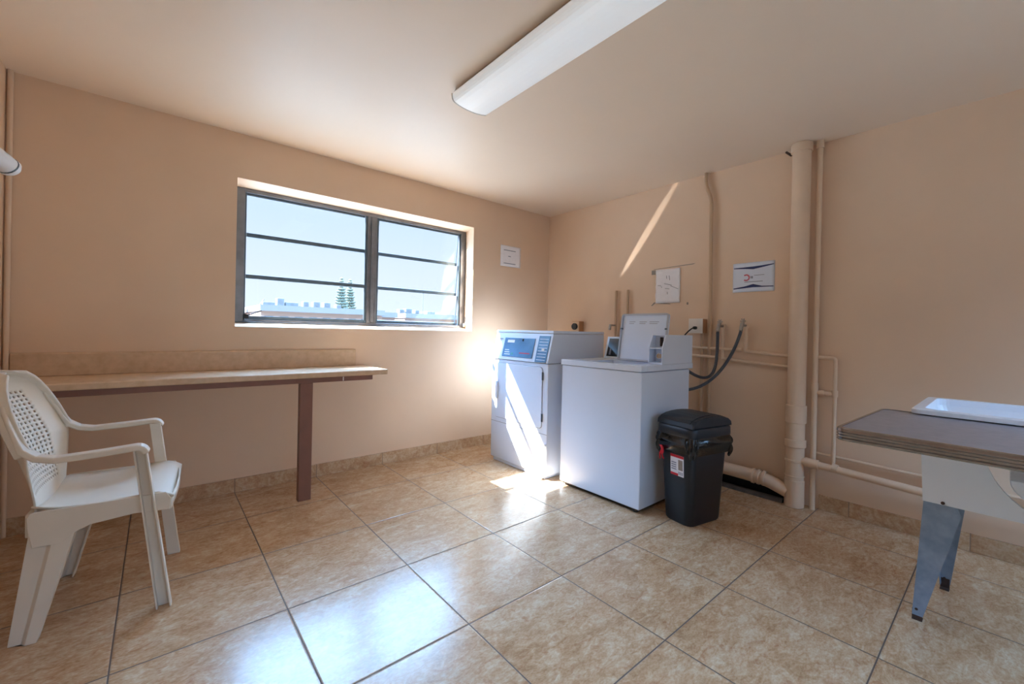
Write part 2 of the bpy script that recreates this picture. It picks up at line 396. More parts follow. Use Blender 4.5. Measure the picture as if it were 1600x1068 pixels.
# coin box
CY0, CY1 = -1.896, -1.79
prof = [(-.82, .932), (-.82, 1.036), (-.777, 1.13), (-.415, 1.13), (-.415, .932)]
cb = MB(); cb.prism(prof, 'y', CY0, CY0+.008); cb.prism(prof, 'y', CY1-.008, CY1)
cb.box(-.74, -.415, CY0+.008, CY1-.008, .933, 1.129); cb.box(-.819, -.74, CY0+.008, CY1-.008, .933, .944); cb.box(-.812, -.74, CY0+.008, CY1-.008, 1.032, 1.042)
cb.prism([(-.777, 1.122), (-.777, 1.13), (-.74, 1.13), (-.74, 1.122)], 'y', CY0+.008, CY1-.008)
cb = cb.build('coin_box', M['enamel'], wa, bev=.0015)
m_ = MB().box(-.752, -.7405, -1.858, -1.836, 1.05, 1.112); m_.box(-.762, -.7405, -1.853, -1.842, 1.055, 1.10); m_.build('coin_slot', M['rust'], cb, bev=.001)
m_ = MB().tube([(-.7405, -1.848, .985), (-.785, -1.848, .985)], .02, 18); m_.box(-.79, -.741, -1.884, -1.852, .968, 1.002)
m_.build('coin_slide', M['chrome'], cb, bev=.004, seg=3)

# ------------------------------------------------------------------ waste bin
RB = math.radians(11)
bn = thing('waste_bin', 'black plastic swing-lid bin with black liner and red-and-white label, beside the washer', 'bin', (-.815, -2.118, 0), -RB)
def rr3(w, d, r, z, wob=0, sx=0, n=6):
    out = []
    for i, (a, c) in enumerate(rrect(w, d, r, n)):
        k = 1+wob*math.sin(i*2.7+z*90)*.5+wob*math.sin(i*5.1-z*40)*.5
        out.append((a*k+sx, c*k, z))
    return out
# local: x = depth (front is -x), y = width
m_ = MB().loft([rr3(.285, .185, .045, 0), rr3(.30, .195, .045, .012), rr3(.335, .235, .045, .40), rr3(.35, .25, .045, .535)])
body = m_.build('bin_body', M['black'], bn, world=False)
m_ = MB()
Rg = []
random.seed(3); NP = 96
ph = [random.uniform(0, 6.28) for _ in range(8)]
def liner_ring(z, t):
    base = rrect(.356, .256, .05, 23); out = []
    for i, (a, c) in enumerate(base):
        u = i/len(base)*2*PI
        w_ = .5*math.sin(9*u+ph[0]+t*3)+.6*math.sin(17*u+ph[1]-t*4)+.5*math.sin(29*u+ph[2]+t*6)+.35*math.sin(41*u+ph[3]-t*5)
        L_ = math.hypot(a, c); d = (.010+.012*math.sin(PI*t))*1+.0085*w_*min(1, t*3+.1)
        out.append((a+a/L_*d, c+c/L_*d, z+(.018*math.sin(5*u+ph[4])+.008*math.sin(13*u+ph[5]))*t))
    return out
for k in range(15):
    t = k/14; Rg.append(liner_ring(.535-.115*t, t))
m_.loft(Rg, caps=False)
m_.build('bin_liner', M['bag'], bn, world=False)
# hood
m_ = MB()
m_.loft([rr3(.375, .275, .05, .528), rr3(.38, .28, .05, .534), rr3(.378, .278, .05, .575), rr3(.366, .268, .05, .585)])
m_.build('bin_rim', M['black'], bn, world=False, bev=.003)
def hood_prof(w, h, z0, n=10): return [(-w/2*math.cos(PI*k/n), z0+h*math.sin(PI*k/n)**.72) for k in range(n+1)]
m_ = MB().prism(hood_prof(.366, .068, .583), 'y', -.132, .132)
hd = m_.build('bin_lid', M['black'], bn, world=False, bev=.008, seg=3)
fp = [p for p in hood_prof(.374, .072, .583)[1:-1]]
m_ = MB().prism(fp+[(p[0]*.95, p[1]-.006) for p in fp[::-1]], 'y', -.104, .104)
m_.build('swing_flap', M['black'], hd, world=False, bev=.002)
# label on the front face (x negative side), tie
def lab(m, y0, y1, z0, z1, d=.0015):
    def X(z): return -(.30+(.335-.30)*(z-.012)/.388)/2
    for a, c in ((d, d-.001),):
        m.loft([[(X(z0)-a, y0, z0), (X(z0)-a, y1, z0), (X(z0)-c, y1, z0), (X(z0)-c, y0, z0)], [(X(z1)-a, y0, z1), (X(z1)-a, y1, z1), (X(z1)-c, y1, z1), (X(z1)-c, y0, z1)]], smooth=False)
    return m
lb = lab(MB(), -.062, .032, .288, .412).build('label', M['paper'], bn, world=False)
lab(MB(), -.062, .032, .396, .412, .0025).build('label_band', M['red'], lb, world=False); lab(MB(), -.022, .032, .288, .302, .0025).build('label_band', M['red'], lb, world=False)
m_ = MB()
for k in range(4): lab(m_, -.010, .026, .36-.013*k, .367-.013*k, .0022)
for k in range(5): lab(m_, -.056+.007*k, -.0525+.007*k, .296, .315, .0022)
m_.build('label_print', M['ink'], lb, world=False)
lab(MB(), -.055, -.024, .325, .386, .0022).build('label_picture', M['tape'], lb, world=False)
m_ = MB().tube(bez((-.186, .095, .45), (-.21, .06, .46), (-.205, .055, .40), (-.188, .085, .405)), [.009]*17, 8)
m_.tube(bez((-.19, .085, .42), (-.2, .09, .40), (-.19, .095, .38), (-.184, .098, .365)), .005, 8); m_.tube(bez((-.19, .08, .42), (-.2, .07, .40), (-.19, .075, .38), (-.184, .072, .37)), .005, 8)
m_.build('bin_liner_tie', M['red'], bn, world=False)

# ------------------------------------------------------------------ pipes on the right wall
def collar(m, x, y, z, r, h, n=20): m.tube([(x, y, z), (x, y, z+h)], r, n)
sp = thing('soil_pipe', 'thick cream-painted vertical soil pipe running floor to ceiling on the right wall', 'pipe', (-.085, -2.455, 0))
SX, SY = -.085, -2.455
m_ = MB().tube([(SX, SY, 0), (SX, SY, H)], .053, 32); m_.build('pipe', M['pipe'], sp)
for z, r_, h_ in ((.56, .060, .12), (.30, .058, .018), (.40, .061, .05), (.20, .057, .01), (2.37, .062, .055), (0, .057, .18)):
    m_ = MB(); collar(m_, SX, SY, z, r_, h_, 32); m_.build('coupling', M['pipe'], sp, bev=.004)
m_ = MB(); m_.tube(pipe_path([(-.096, -1.25, .155), (-.096, -2.28, .135), (-.096, -2.42, .09)], .06), .045, 24)
br = m_.build('branch_pipe', M['pipe'], sp)
for y in (-2.20, -2.235, -2.27): MB().tube([(-.096, y, .137), (-.096, y-.016, .1367)], .052, 24).build('branch_collar', M['pipe'], br)
MB().tube([(-.085, SY+.062, H-.06), (-.06, SY+.1, H-.02)], .008, 8).build('hanger', M['rust'], sp)
# slim riser and its branches
rp = thing('water_riser', 'slim cream-painted riser pipe just right of the thick soil pipe, with side loop', 'pipe', (-.05, -2.545, 0))
m_ = MB().tube([(-.05, -2.548, 0), (-.05, -2.548, H)], .016, 16); collar(m_, -.05, -2.548, .78, .021, .05); collar(m_, -.05, -2.548, H-.05, .021, .05); m_.build('pipe', M['pipe'], rp)
m_ = MB().tube(pipe_path([(-.045, -2.548, 1.003), (-.045, -2.655, 1.003), (-.045, -2.655, .318)], .02), .0115, 12)
m_.tube([(-.045, -2.548, .772), (-.045, -2.655, .772)], .0125, 12); collar(m_, -.045, -2.655, .755, .017, .04); m_.tube([(-.045, -2.57, .772), (-.045, -2.60, .772)], .017, 12)
m_.build('loop_pipe', M['pipe'], rp)
wp = MB().tube([(-.095, -2.44, .318), (-.095, -3.3, .268), (-.095, -4.0, .262)], .023, 16).build('waste_branch', M['pipe'], sp)
for ya, yb, r_ in ((-2.515, -2.59, .03), (-2.66, -2.69, .026)): MB().tube([(-.095, ya, .314), (-.095, yb, .31)], r_, 16).build('waste_collar', M['pipe'], wp)
m_ = MB().tube([(-.03, -2.56, .372), (-.03, -3.4, .345), (-.03, -4.0, .34)], .0095, 10)
tag(m_.build('supply_pipe', M['pipe']), 'thin low cream supply line just above the thicker waste branch, right of the riser', 'pipe')
# supply branches to the washer taps
def tap_leg(name, label, y, zlow, ztop, y_end, pts):
    t = thing(name, label, 'pipe', (-.03, y, zlow), group=None)
    m_ = MB().tube([(-.03, y, zlow), (-.03, y, ztop)], .0125, 12); collar(m_, -.03, y, ztop-.02, .017, .03); m_.build('riser', M['pipe'], t)
    m_ = MB().tube(pts, .0115, 12); m_.build('feed', M['pipe'], t)
    v = MB().tube([(-.03, y, ztop-.004), (-.115, y, ztop-.004)], .010, 12); v.tube([(-.105, y, ztop+.012), (-.125, y, ztop-.045)], .013, 12)
    v.tube([(-.085, y, ztop), (-.07, y+.008, ztop+.028)], .006, 8)
    vo = v.build('valve', M['brass'], t)
    w_ = MB()
    for k in range(6):
        a = k*PI/3; w_.tube([(-.072, y+.008, ztop+.028), (-.072+.003*math.cos(a), y+.008+.02*math.cos(a), ztop+.028+.02*math.sin(a))], .0045, 6)
    w_.build('valve_wheel', M['brass'], vo); return t
tap_leg('tap_pipe', 'hose tap on a short cream pipe, the one nearer the washer', -1.945, .955, 1.21, 0, pipe_path([(-.03, -2.39, .925), (-.03, -1.945, .955), (-.03, -1.945, 1.0)], .02))
tap_leg('tap_pipe', 'hose tap on a short cream pipe, the one nearer the soil pipe', -2.11, 1.02, 1.215, 0, pipe_path([(-.03, -2.39, 1.003), (-.03, -2.11, 1.02), (-.03, -2.11, 1.06)], .02))
m_ = MB().tube([(-.032, -.93, 1.045), (-.032, -2.07, 1.028)], .011, 12); m_.tube([(-.032, -2.055, 1.028), (-.032, -2.085, 1.028)], .016, 12)
tag(m_.build('supply_pipe', M['pipe']), 'upper of two thin horizontal cream pipes behind the washer, crossing the conduit', 'pipe')
m_ = MB().tube([(-.06, -1.07, .985), (-.06, -1.86, .965), (-.04, -1.93, .962)], .011, 12)
tag(m_.build('supply_pipe', M['pipe']), 'lower of two thin horizontal cream pipes behind the washer, crossing the conduit', 'pipe')
for y, lab_ in ((-.946, 'left of two short capped pipes above the washer, with a small tap'), (-1.076, 'right of two short capped pipes, partly hidden by the open washer lid')):
    t = thing('capped_pipe', lab_, 'pipe', (-.03, y, .96))
    m_ = MB().tube([(-.03, y, .96), (-.03, y, 1.525), (-.03, y, 1.54)], [.0125, .0125, .010], 12); m_.build('pipe', M['conduit'], t)
    v = MB().tube([(-.03, y, 1.208), (-.12, y, 1.208)], .009, 12); v.tube([(-.11, y, 1.215), (-.122, y, 1.165)], .012, 12); v.build('valve', M['brass'], t)
# conduit and electrical boxes
t = thing('conduit', 'thin cream-painted conduit rising up the wall and kinking left at the ceiling', 'conduit', (-.022, -1.84, 0))
m_ = MB().tube([(-.03, -1.848, 0), (-.03, -1.842, 1.25), (-.03, -1.832, 2.16)]+bez((-.03, -1.832, 2.18), (-.03, -1.83, 2.26), (-.03, -1.79, 2.28), (-.03, -1.785, 2.37), 8)+[(-.03, -1.785, H)], .0145, 14)
m_.build('pipe', M['conduit'], t)
m_ = MB().tube([(-.028, -1.785, 0), (-.028, -1.78, 1.15)], .012, 12)
tag(m_.build('conduit', M['conduit']), 'thin conduit dropping from the outlet box beside the washer to the floor', 'conduit')
ob = thing('outlet_box', 'ivory outlet box with a black plug beside the tall conduit above the washer', 'outlet', (-.03, -1.76, 1.21))
MB().box(-.075, -.001, -1.805, -1.695, 1.150, 1.262).build('box', M['orange'], ob, bev=.003)
MB().box(-.080, -.0755, -1.808, -1.692, 1.147, 1.265).build('face_plate', M['plate'], ob, bev=.002)
m_ = MB().tube([(-.081, -1.75, 1.232), (-.084, -1.75, 1.232)], .014, 16); m_.build('receptacle', M['plate'], ob)
tag(MB().tube([(-.085, -1.755, 1.19), (-.115, -1.755, 1.19)]+bez((-.115, -1.755, 1.19), (-.16, -1.755, 1.19), (-.2, -1.70, 1.12), (-.25, -1.68, 1.02)), [.013, .012]+[.005]*17, 10).build('power_cord', M['blackrub']), 'black power cord plugged into the ivory outlet, dropping behind the washer', 'cord')
ob = thing('outlet_box', 'tan outlet box with a round dark socket behind the dryer', 'outlet', (-.03, -.49, 1.19))
MB().box(-.07, -.001, -.53, -.43, 1.135, 1.25).build('box', M['orange'], ob, bev=.004)
MB().box(-.076, -.0705, -.525, -.435, 1.14, 1.245).build('face_plate', M['pipe'], ob, bev=.002)
MB().tube([(-.0765, -.48, 1.195), (-.098, -.48, 1.195)], .034, 20).build('socket', M['black'], ob, bev=.003)
# hoses
h1 = MB().tube(bez((-.125, -1.945, 1.16), (-.14, -1.95, .95), (-.20, -2.0, .70), (-.44, -1.86, .885), 22), .011, 12)
tag(h1.build('water_hose', M['hose']), 'grey rubber hose hanging from the tap nearer the washer', 'hose')
h2 = MB().tube(bez((-.125, -2.11, 1.165), (-.17, -2.08, .98), (-.26, -1.98, .72), (-.446, -1.83, .73), 22), .011, 12)
tag(h2.build('water_hose', M['hose']), 'longer grey rubber hose slanting down from the tap nearer the soil pipe', 'hose')
# dark void under the branch pipe painted as a black strip; rough concrete lip
struct(MB().prism([(-.11, 0), (-.10, .022), (-.09, .028), (-.078, .022), (-.07, .005), (-.0005, .005), (-.0005, 0)], 'y', -2.39, -1.2).build('trim_2', M['concrete']))
struct(MB().box(-.008, -.0002, -2.39, -1.2, .006, .085).build('gap_shade_strip', M['blackrub']))

# ------------------------------------------------------------------ notices
def sheet(name, label, plane, a0, a1, z0, z1, mt, curl=.003):
    t = thing(name, label, 'notice', (0, (a0+a1)/2, (z0+z1)/2) if plane == 'x' else ((a0+a1)/2, 0, (z0+z1)/2))
    n = 12; m_ = MB(); g = []
    for i in range(n+1):
        row = []
        for j in range(n+1):
            a = a0+(a1-a0)*i/n; z = z0+(z1-z0)*j/n; d = .0022+curl*abs(math.sin(i*1.3+j*.7)*math.sin(j*1.1+i*.4))
            row.append(m_.bm.verts.new((-d, a, z) if plane == 'x' else (a, -d, z)))
        g.append(row)
    for i in range(n):
        for j in range(n): m_._f([g[i][j], g[i+1][j], g[i+1][j+1], g[i][j+1]], True)
    m_.build('sheet', mt, t, solid=.0006); return t
def flat(m, y0, y1, z0, z1, d=.004, e=.0045): return m.box(-e, -d, min(y0, y1), max(y0, y1), z0, z1)
nt = sheet('notice', 'bluish notice with navy chevrons and a red ring emblem, left of the soil pipe', 'x', -2.282, -1.997, 1.463, 1.682, M['paper_b'], .0008)
m_ = MB(); c_ = -2.14
yl, yr = -2.003, -2.276
m_.prism([(yl, 1.648), (c_+.06, 1.649), (c_, 1.650), (c_-.06, 1.653), (yr, 1.659), (yr, 1.653), (c_-.07, 1.641), (c_, 1.630), (c_+.06, 1.637), (yl, 1.642)], 'x', -.0036, -.0032)
m_.prism([(yl, 1.487), (c_, 1.496), (yr, 1.493), (yr, 1.499), (c_-.06, 1.503), (c_, 1.520), (c_+.06, 1.505), (yl, 1.494)], 'x', -.0036, -.0032)
m_.build('chevron_print', M['navy'], nt)
m_ = MB()
for k in range(11):
    a = math.radians(60+k*24); Rm = Matrix.Translation((-.0035, -2.092, 1.570)) @ Matrix.Rotation(a, 4, 'X')
    m_.box(-.0003, .0003, .016, .026, -.0035, .0035, Rm)
m_.build('ring_emblem', M['redink'], nt)
m_ = MB()
for k in range(2): m_.box(-.0037, -.0033, -2.123-.009*k-.005, -2.123-.009*k, 1.562, 1.579)
m_.build('emblem_print', M['inkd'], nt)
m_ = MB(); m_.box(-.0037, -.0033, -2.215, -2.145, 1.582, 1.586); m_.box(-.0037, -.0033, -2.205, -2.08, 1.535, 1.540); m_.build('text_print', M['ink'], nt)
nt = sheet('notice', 'crumpled white handwritten notice taped above the open washer lid', 'x', -1.572, -1.345, 1.405, 1.700, M['paper'], .008)
m_ = MB()
for (y, z, yy, zz) in ((-1.45, 1.64, -1.452, 1.615), (-1.475, 1.64, -1.482, 1.60), (-1.43, 1.575, -1.50, 1.555), (-1.40, 1.55, -1.41, 1.54), (-1.49, 1.55, -1.56, 1.52), (-1.44, 1.53, -1.48, 1.525), (-1.46, 1.50, -1.462, 1.48), (-1.37, 1.56, -1.40, 1.558)):
    MB().tube([(-.0125, y, z), (-.0125, yy, zz)], .0016, 6).build('handwriting', M['inkd'], nt)
m_ = MB().prism([(-1.32, 1.705), (-1.68, 1.716), (-1.70, 1.724), (-1.66, 1.722), (-1.32, 1.709)], 'x', -.0015, -.0005)
m_.build('tape_residue', M['tape'], nt); MB().box(-.0015, -.0005, -1.34, -1.30, 1.66, 1.70).build('tape_residue', M['tape'], nt); m_ = MB().prism([(-1.30, 1.385), (-1.33, 1.415), (-1.48, 1.40), (-1.49, 1.392), (-1.34, 1.405), (-1.315, 1.385)], 'x', -.0015, -.0005); MB().box(-.002, -.0005, -1.645, -1.632, 1.385, 1.405).build('wall_mark', M['tape'], nt)
m_.build('tape_residue', M['tape'], nt)
nt = sheet('notice', 'small faded paper notice on the window wall, right of the window', 'y', -.70, -.43, 1.802, 2.018, M['paper'], .002)
m_ = MB(); m_.box(-.66, -.50, -.0052, -.0046, 1.965, 1.973); m_.box(-.60, -.565, -.0052, -.0046, 1.905, 1.913); m_.box(-.66, -.50, -.0052, -.0046, 1.83, 1.838); m_.build('text_print', M['ink'], nt)

# ------------------------------------------------------------------ ceiling light
cl = thing('ceiling_light', 'long white wraparound fluorescent ceiling fixture above the middle of the room', 'ceiling light', (-2.066, -2.04, H))
LX, LY0, LY1 = -2.066, -2.66, -1.425
MB().prism([(LX-.095, H-.001), (LX-.115, H-.03), (LX+.115, H-.03), (LX+.095, H-.001)], 'y', LY0, LY1+.005).build('fixture_pan', M['fixture'], cl, bev=.002)
def lp(k, n=14):
    a = PI*k/n; return (LX-.128*math.cos(a)/max(abs(math.cos(a)), abs(math.sin(a)))**.45*.93, H-.028-.058*math.sin(a)**.6)
P = [lp(k) for k in range(15)]
MB().prism(P, 'y', LY0+.006, LY1-.003).build('lens', M['lens'], cl, bev=.004)
for y in (LY0, LY1-.003): MB().prism([(LX+(x-LX)*1.02, z-.0008 if z < H-.03 else z) for x, z in P], 'y', y, y+.006).build('end_cap', M['fixture'], cl, bev=.001)

# ------------------------------------------------------------------ left wall fixture and corner conduit
fx = thing('wall_fixture', 'white tube-shaped fixture sticking out from the left wall, cut by the frame edge', 'fixture', (-3.99, -1.0, 1.85))
a_, b_ = Vector((-3.93, -1.13, 1.80)), Vector((-3.822, -.915, 1.718))
d_ = (b_-a_).normalized()
MB().tube([a_, b_], .034, 20).build('tube_body', M['tub'], fx)
MB().tube([b_-d_*.004, b_+d_*.001], .0352, 20).build('seal_ring', M['alu_d'], fx)
MB().tube([b_+d_*.001, b_+d_*.012, b_+d_*.024, b_+d_*.030], [.0355, .035, .026, .006], 20).build('end_cap', M['tub'], fx)
m_ = MB().tube([(-3.994, -1.08, 1.85), (-3.95, -1.08, 1.85)], .045, 20); m_.tube([(-3.96, -1.08, 1.85), a_+(b_-a_)*.35], .016, 12); m_.build('mount', M['tub'], fx, bev=.003)
tag(MB().tube([(XL+.016, -.016, .0), (XL+.016, -.016, H)], .011, 12).build('conduit', M['pipe']), 'painted vertical conduit in the far left corner of the room', 'conduit')

# ------------------------------------------------------------------ plastic armchair (local: front = +x)
ch = thing('plastic_armchair', 'white resin garden armchair with woven-pattern back, below the counter at left', 'chair', (-3.535, -.945, 0), math.radians(-5))
def chair():
    # seat shell: shallow dish whose sides meet the aprons
    m_ = MB(); g = []; nx, ny = 16, 16
    for i in range(nx+1):
        x = -.165+.405*i/nx; hw = .19+.046*min(1, (x+.165)/.2)**.6; row = []
        for j in range(ny+1):
            q = -1+2*j/ny; z = .424+.026*abs(q)**2.2+.012*max(0, x/.2)-.03*max(0, (x-.17)/.07)**2+.014*max(0, (-x-.08)/.11)
            row.append(m_.bm.verts.new((x, q*hw, z)))
        g.append(row)
    for i in range(nx):
        for j in range(ny): m_._f([g[i][j], g[i+1][j], g[i+1][j+1], g[i][j+1]], True)
    m_.build('seat', M['resin'], ch, world=False, solid=.006)
    for s in (-1, 1):
        P = [(-.165, .440), (-.155, .455), (.215, .458), (.232, .430), (.228, .385), (.12, .392), (.0, .380), (-.03, .368), (-.055, .352), (-.075, .33), (-.150, .33), (-.162, .40)]
        MB().prism(P, 'y', s*.238-.004, s*.238+.004).build('seat_apron', M['resin'], ch, world=False, bev=.003)
    m_ = MB(); rg = []
    for k in range(13):
        q = -1+k/6; x = .238-.012*q*q; rg.append([(x, q*.236, .385+.01*(1-q*q)), (x+.006, q*.236, .385+.01*(1-q*q)), (x+.006, q*.236, .432), (x, q*.236, .432)])
    m_.loft(rg, smooth=True); m_.build('seat_apron', M['resin'], ch, world=False)
    def backp(u, v):
        hw = .185+.07*math.sin(PI/2*min(1, max(0, (v-.05)/.45)))**1.3
        if v > .4: hw *= max(0, 1-((v-.4)/.605)**2.8)**.5
        z = .425+.51*v; x = -.155-.195*v+.08*(u*u)*min(1, v*2.2); return (x, u*hw, z)
    m_ = MB(); nv, nu = 58, 44; g = [[m_.bm.verts.new(backp(-1+2*j/nu, i/nv)) for j in range(nu+1)] for i in range(nv+1)]
    for i in range(nv):
        for j in range(nu):
            if 6 < i < 48 and 5 < j < 38 and (i+j) % 2 and i % 2: continue
            m_._f([g[i][j], g[i][j+1], g[i+1][j+1], g[i+1][j]], True)
    m_.build('backrest', M['resin'], ch, world=False, solid=.006)
    rim = [backp(-1, v) for v in (.46, .55, .64, .73, .81, .88, .93, .97)]+[backp(u, 1.0) for u in (0,)]+[backp(1, v) for v in (.97, .93, .88, .81, .73, .64, .55, .46)]
    MB().bar([Vector(p)+Vector((-.004, 0, 0)) for p in rim], .045, .014, side=(1, 0, .2)).build('back_rim', M['resin'], ch, world=False, bev=.005, seg=3)
    MB().box(-.185, -.165, -.17, .17, .345, .43).build('back_brace', M['resin'], ch, world=False, bev=.004)
    for s in (-1, 1):
        A = [Vector(backp(s, .80))+Vector((-.002, 0, 0)), Vector(backp(s, .68))+Vector((.002, s*.004, 0)), Vector(backp(s, .57))+Vector((.004, s*.006, 0)), Vector((-.166, s*.268, .680)), Vector((-.132, s*.275, .655)), Vector((-.085, s*.278, .644)), Vector((.03, s*.276, .650)), Vector((.11, s*.272, .656))]
        A = A+arc_pts(A[-1], (.150, s*.268, .660), (.166, s*.268, .59), .03, 6)[1:]
        MB().bar(A, [.02, .035, .045, .05, .052, .052, .052, .052]+[.052]*6, [.014]*3+[.022]*11, side=(0, 1, 0)).build('armrest', M['resin'], ch, world=False, bev=.007, seg=3)
        # front leg: channel section, web set between two raised edges
        m_ = MB(); rg = []
        for t in (0, .25, .5, .75, 1):
            z = .648*(1-t); xc = .143+.073*t; w_ = .056-.008*t; y = s*(.270-.010*t); xb = xc-w_/2; xf = xc+w_/2-.016*(1-t)
            e = .006; d = .034
            rg.append([Vector(p) for p in ((xb, y-s*d, z), (xf, y-s*d, z), (xf, y, z), (xf-e, y, z), (xf-e, y-s*(d-e), z), (xb+e, y-s*(d-e), z), (xb+e, y, z), (xb, y, z))])
        m_.loft(rg, smooth=False); m_.build('leg', M['resin'], ch, world=False, bev=.0018)
        # rear leg: angle section raked backwards
        m_ = MB(); rg = []
        for t in (0, .3, .6, 1):
            z = .44*(1-t); xc = -.090-.078*t; w_ = .132-.058*t; y = s*(.236+.020*t); e = .006; d = .05-.01*t
            xb, xf = xc-w_/2, xc+w_/2; xm = xb+w_*.45
            rg.append([Vector(p) for p in ((xb, y-s*.018, z), (xm, y-s*.016, z), (xm+.012, y, z), (xf, y, z), (xf, y-s*d, z), (xf-e, y-s*d, z), (xf-e, y-s*e, z), (xm+.010, y-s*e, z), (xm, y-s*.022, z), (xb+e, y-s*.024, z), (xb+e, y-s*d, z), (xb, y-s*d, z))])
        m_.loft(rg, smooth=False); m_.build('leg', M['resin'], ch, world=False, bev=.0018)
chair()

# ------------------------------------------------------------------ grey-topped table at right
RT = math.radians(-2)
tb = thing('work_table', 'grey laminate table with ribbed metal edge and rounded corner, in front of the sink', 'table', (-1.372, -3.72, 0), RT)
m_ = MB().loft([[(a, c, z) for a, c in rrect(.622, 1.39, .028, 8)] for z in (.803, .838)], smooth=False)
top = m_.build('table_top', M['greytop'], tb, world=False)
prof = [(.0, .7985), (.005, .7985), (.008, .803), (.005, .8065), (.008, .811), (.005, .8155), (.008, .820), (.005, .8245), (.008, .829), (.007, .837), (.004, .8405), (-.004, .8405), (-.004, .838)]
base = rrect(.622, 1.39, .028, 8)
def grow(pts, d):
    out = []
    for i, (a, c) in enumerate(pts):
        s_ = 1 if True else 0
        out.append((a+d*math.copysign(1, a) if abs(a) > .311-.028 else a, c+d*math.copysign(1, c) if abs(c) > .695-.028 else c))
    return out
m_ = MB(); m_.loft([[(a, c, z) for a, c in grow(base, d)] for d, z in prof], caps=False, smooth=False)
m_.build('edge_band', M['edge'], top, world=False)
for sx in (-.22, .22):
    for y in (.22-.5, -.60):
        MB().tube([(sx, y, .803), (sx*1.1, y-.02*(1 if y > -.4 else -1)*0, 0)], .016, 12).build('leg', M['edge'], tb, world=False)

# ------------------------------------------------------------------ laundry sink
sk = thing('laundry_sink', 'white laundry sink with curved cutout apron on splayed steel legs, behind the grey table', 'sink', (-.8, -3.6, 0))
TX0, TX1, TY0, TY1 = -1.09, -.55, -4.15, -3.125
m_ = MB()
zr0, zr1 = .843, .862
ix0, ix1, iy0, iy1 = TX0+.035, TX1-.03, TY0+.04, TY1-.035
cxm, cym = (TX0+TX1)/2, (TY0+TY1)/2
O = rrect(TX1-TX0, TY1-TY0, .025, 5); I = rrect(ix1-ix0, iy1-iy0, .04, 5); I2 = rrect(ix1-ix0-.06, iy1-iy0-.06, .05, 5)
S3 = lambda pts, z, cx=cxm, cy=cym: [(a+cx, c+cy, z) for a, c in pts]
icx, icy = (ix0+ix1)/2, (iy0+iy1)/2
rings = [S3(O, zr0), S3(O, zr1-.003), S3(rrect(TX1-TX0-.008, TY1-TY0-.008, .022, 5), zr1), S3(I, zr1, icx, icy), S3(I, zr1-.03, icx, icy), S3(I2, .715, icx, icy)]
m_.loft(rings, caps=False, smooth=False)
m_._f([m_.bm.verts.new(p) for p in S3(I2, .715, icx, icy)])
J = rrect(ix1-ix0+.012, iy1-iy0+.012, .04, 5)
m_.loft([S3(O, zr0), S3(J, zr0, icx, icy), S3(J, .80, icx, icy), S3(rrect(ix1-ix0-.045, iy1-iy0-.045, .05, 5), .708, icx, icy)], caps=False, smooth=False)
m_._f([m_.bm.verts.new(p) for p in S3(rrect(ix1-ix0-.045, iy1-iy0-.045, .05, 5), .708, icx, icy)][::-1])
m_.build('basin', M['tub'], sk, bev=.002)
# apron with the round cutout
AP = [(-3.150, .842), (-3.156, .485)]
arc = [(-3.60+.295*math.cos(math.radians(a)), .80+.295*math.sin(math.radians(a))) for a in [x for x in range(8, -189, -8)]]
pts = [(-3.145, .842), (-3.160, .487), (-4.04, .487), (-4.055, .842)]
left = [(-3.145, .842), (-3.158, .485)]
NA = 33
outer = []
op = [(-3.343, .842), (-3.145, .842), (-3.158, .487), (-4.04, .487), (-4.055, .842), (-3.737, .842)]
cum = [0]
for a_, b_ in zip(op, op[1:]): cum.append(cum[-1]+math.hypot(a_[0]-b_[0], a_[1]-b_[1]))
# parameter stops so that outer corners are kept: (arc index -> outer distance)
stops = [(0, 0), (4, cum[1]), (9, cum[2]), (23, cum[3]), (28, cum[4]), (32, cum[5])]
def op_at(d):
    for i in range(len(op)-1):
        if d <= cum[i+1]+1e-9:
            t = (d-cum[i])/(cum[i+1]-cum[i]); return (op[i][0]+(op[i+1][0]-op[i][0])*t, op[i][1]+(op[i+1][1]-op[i][1])*t)
    return op[-1]
rings = []
for i in range(NA):
    th = math.radians(26.5-i*233/(NA-1)); ay, az_ = -3.54+.22*math.cos(th), min(.842, .735+.24*math.sin(th))
    for (i0, d0), (i1, d1) in zip(stops, stops[1:]):
        if i0 <= i <= i1: dd = d0+(d1-d0)*(i-i0)/(i1-i0); break
    oy, oz = op_at(dd)
    rings.append([(-1.012, ay, az_), (-1.012, oy, oz), (-.992, oy, oz), (-.992, ay, az_)])
m_ = MB().loft(rings, smooth=False)
m_.build('apron', M['tub'], sk)
MB().prism([(-3.148, .842), (-3.158, .487), (-3.170, .487), (-3.160, .842)], 'x', -.992, -.60).build('side_panel', M['tub'], sk, bev=.001)
und = [(-3.372, .652), (-3.378, .632), (-3.395, .610), (-3.43, .588), (-3.50, .568), (-3.60, .56), (-3.70, .568), (-3.77, .588), (-3.805, .61), (-3.822, .632), (-3.828, .652)]
MB().prism([(y*.6-1.358, z-.022) for y, z in und], 'x', -1.0, -.66).build('sink_underside', M['tub'], sk, bev=.004)
MB().box(-.85, -.75, -3.62, -3.52, .626, .709).build('drain_body', M['tub'], sk, bev=.004)
MB().tube([(-1.013, -3.215, .495), (-1.017, -3.215, .495)], .006, 10).build('bolt', M['rust'], sk)
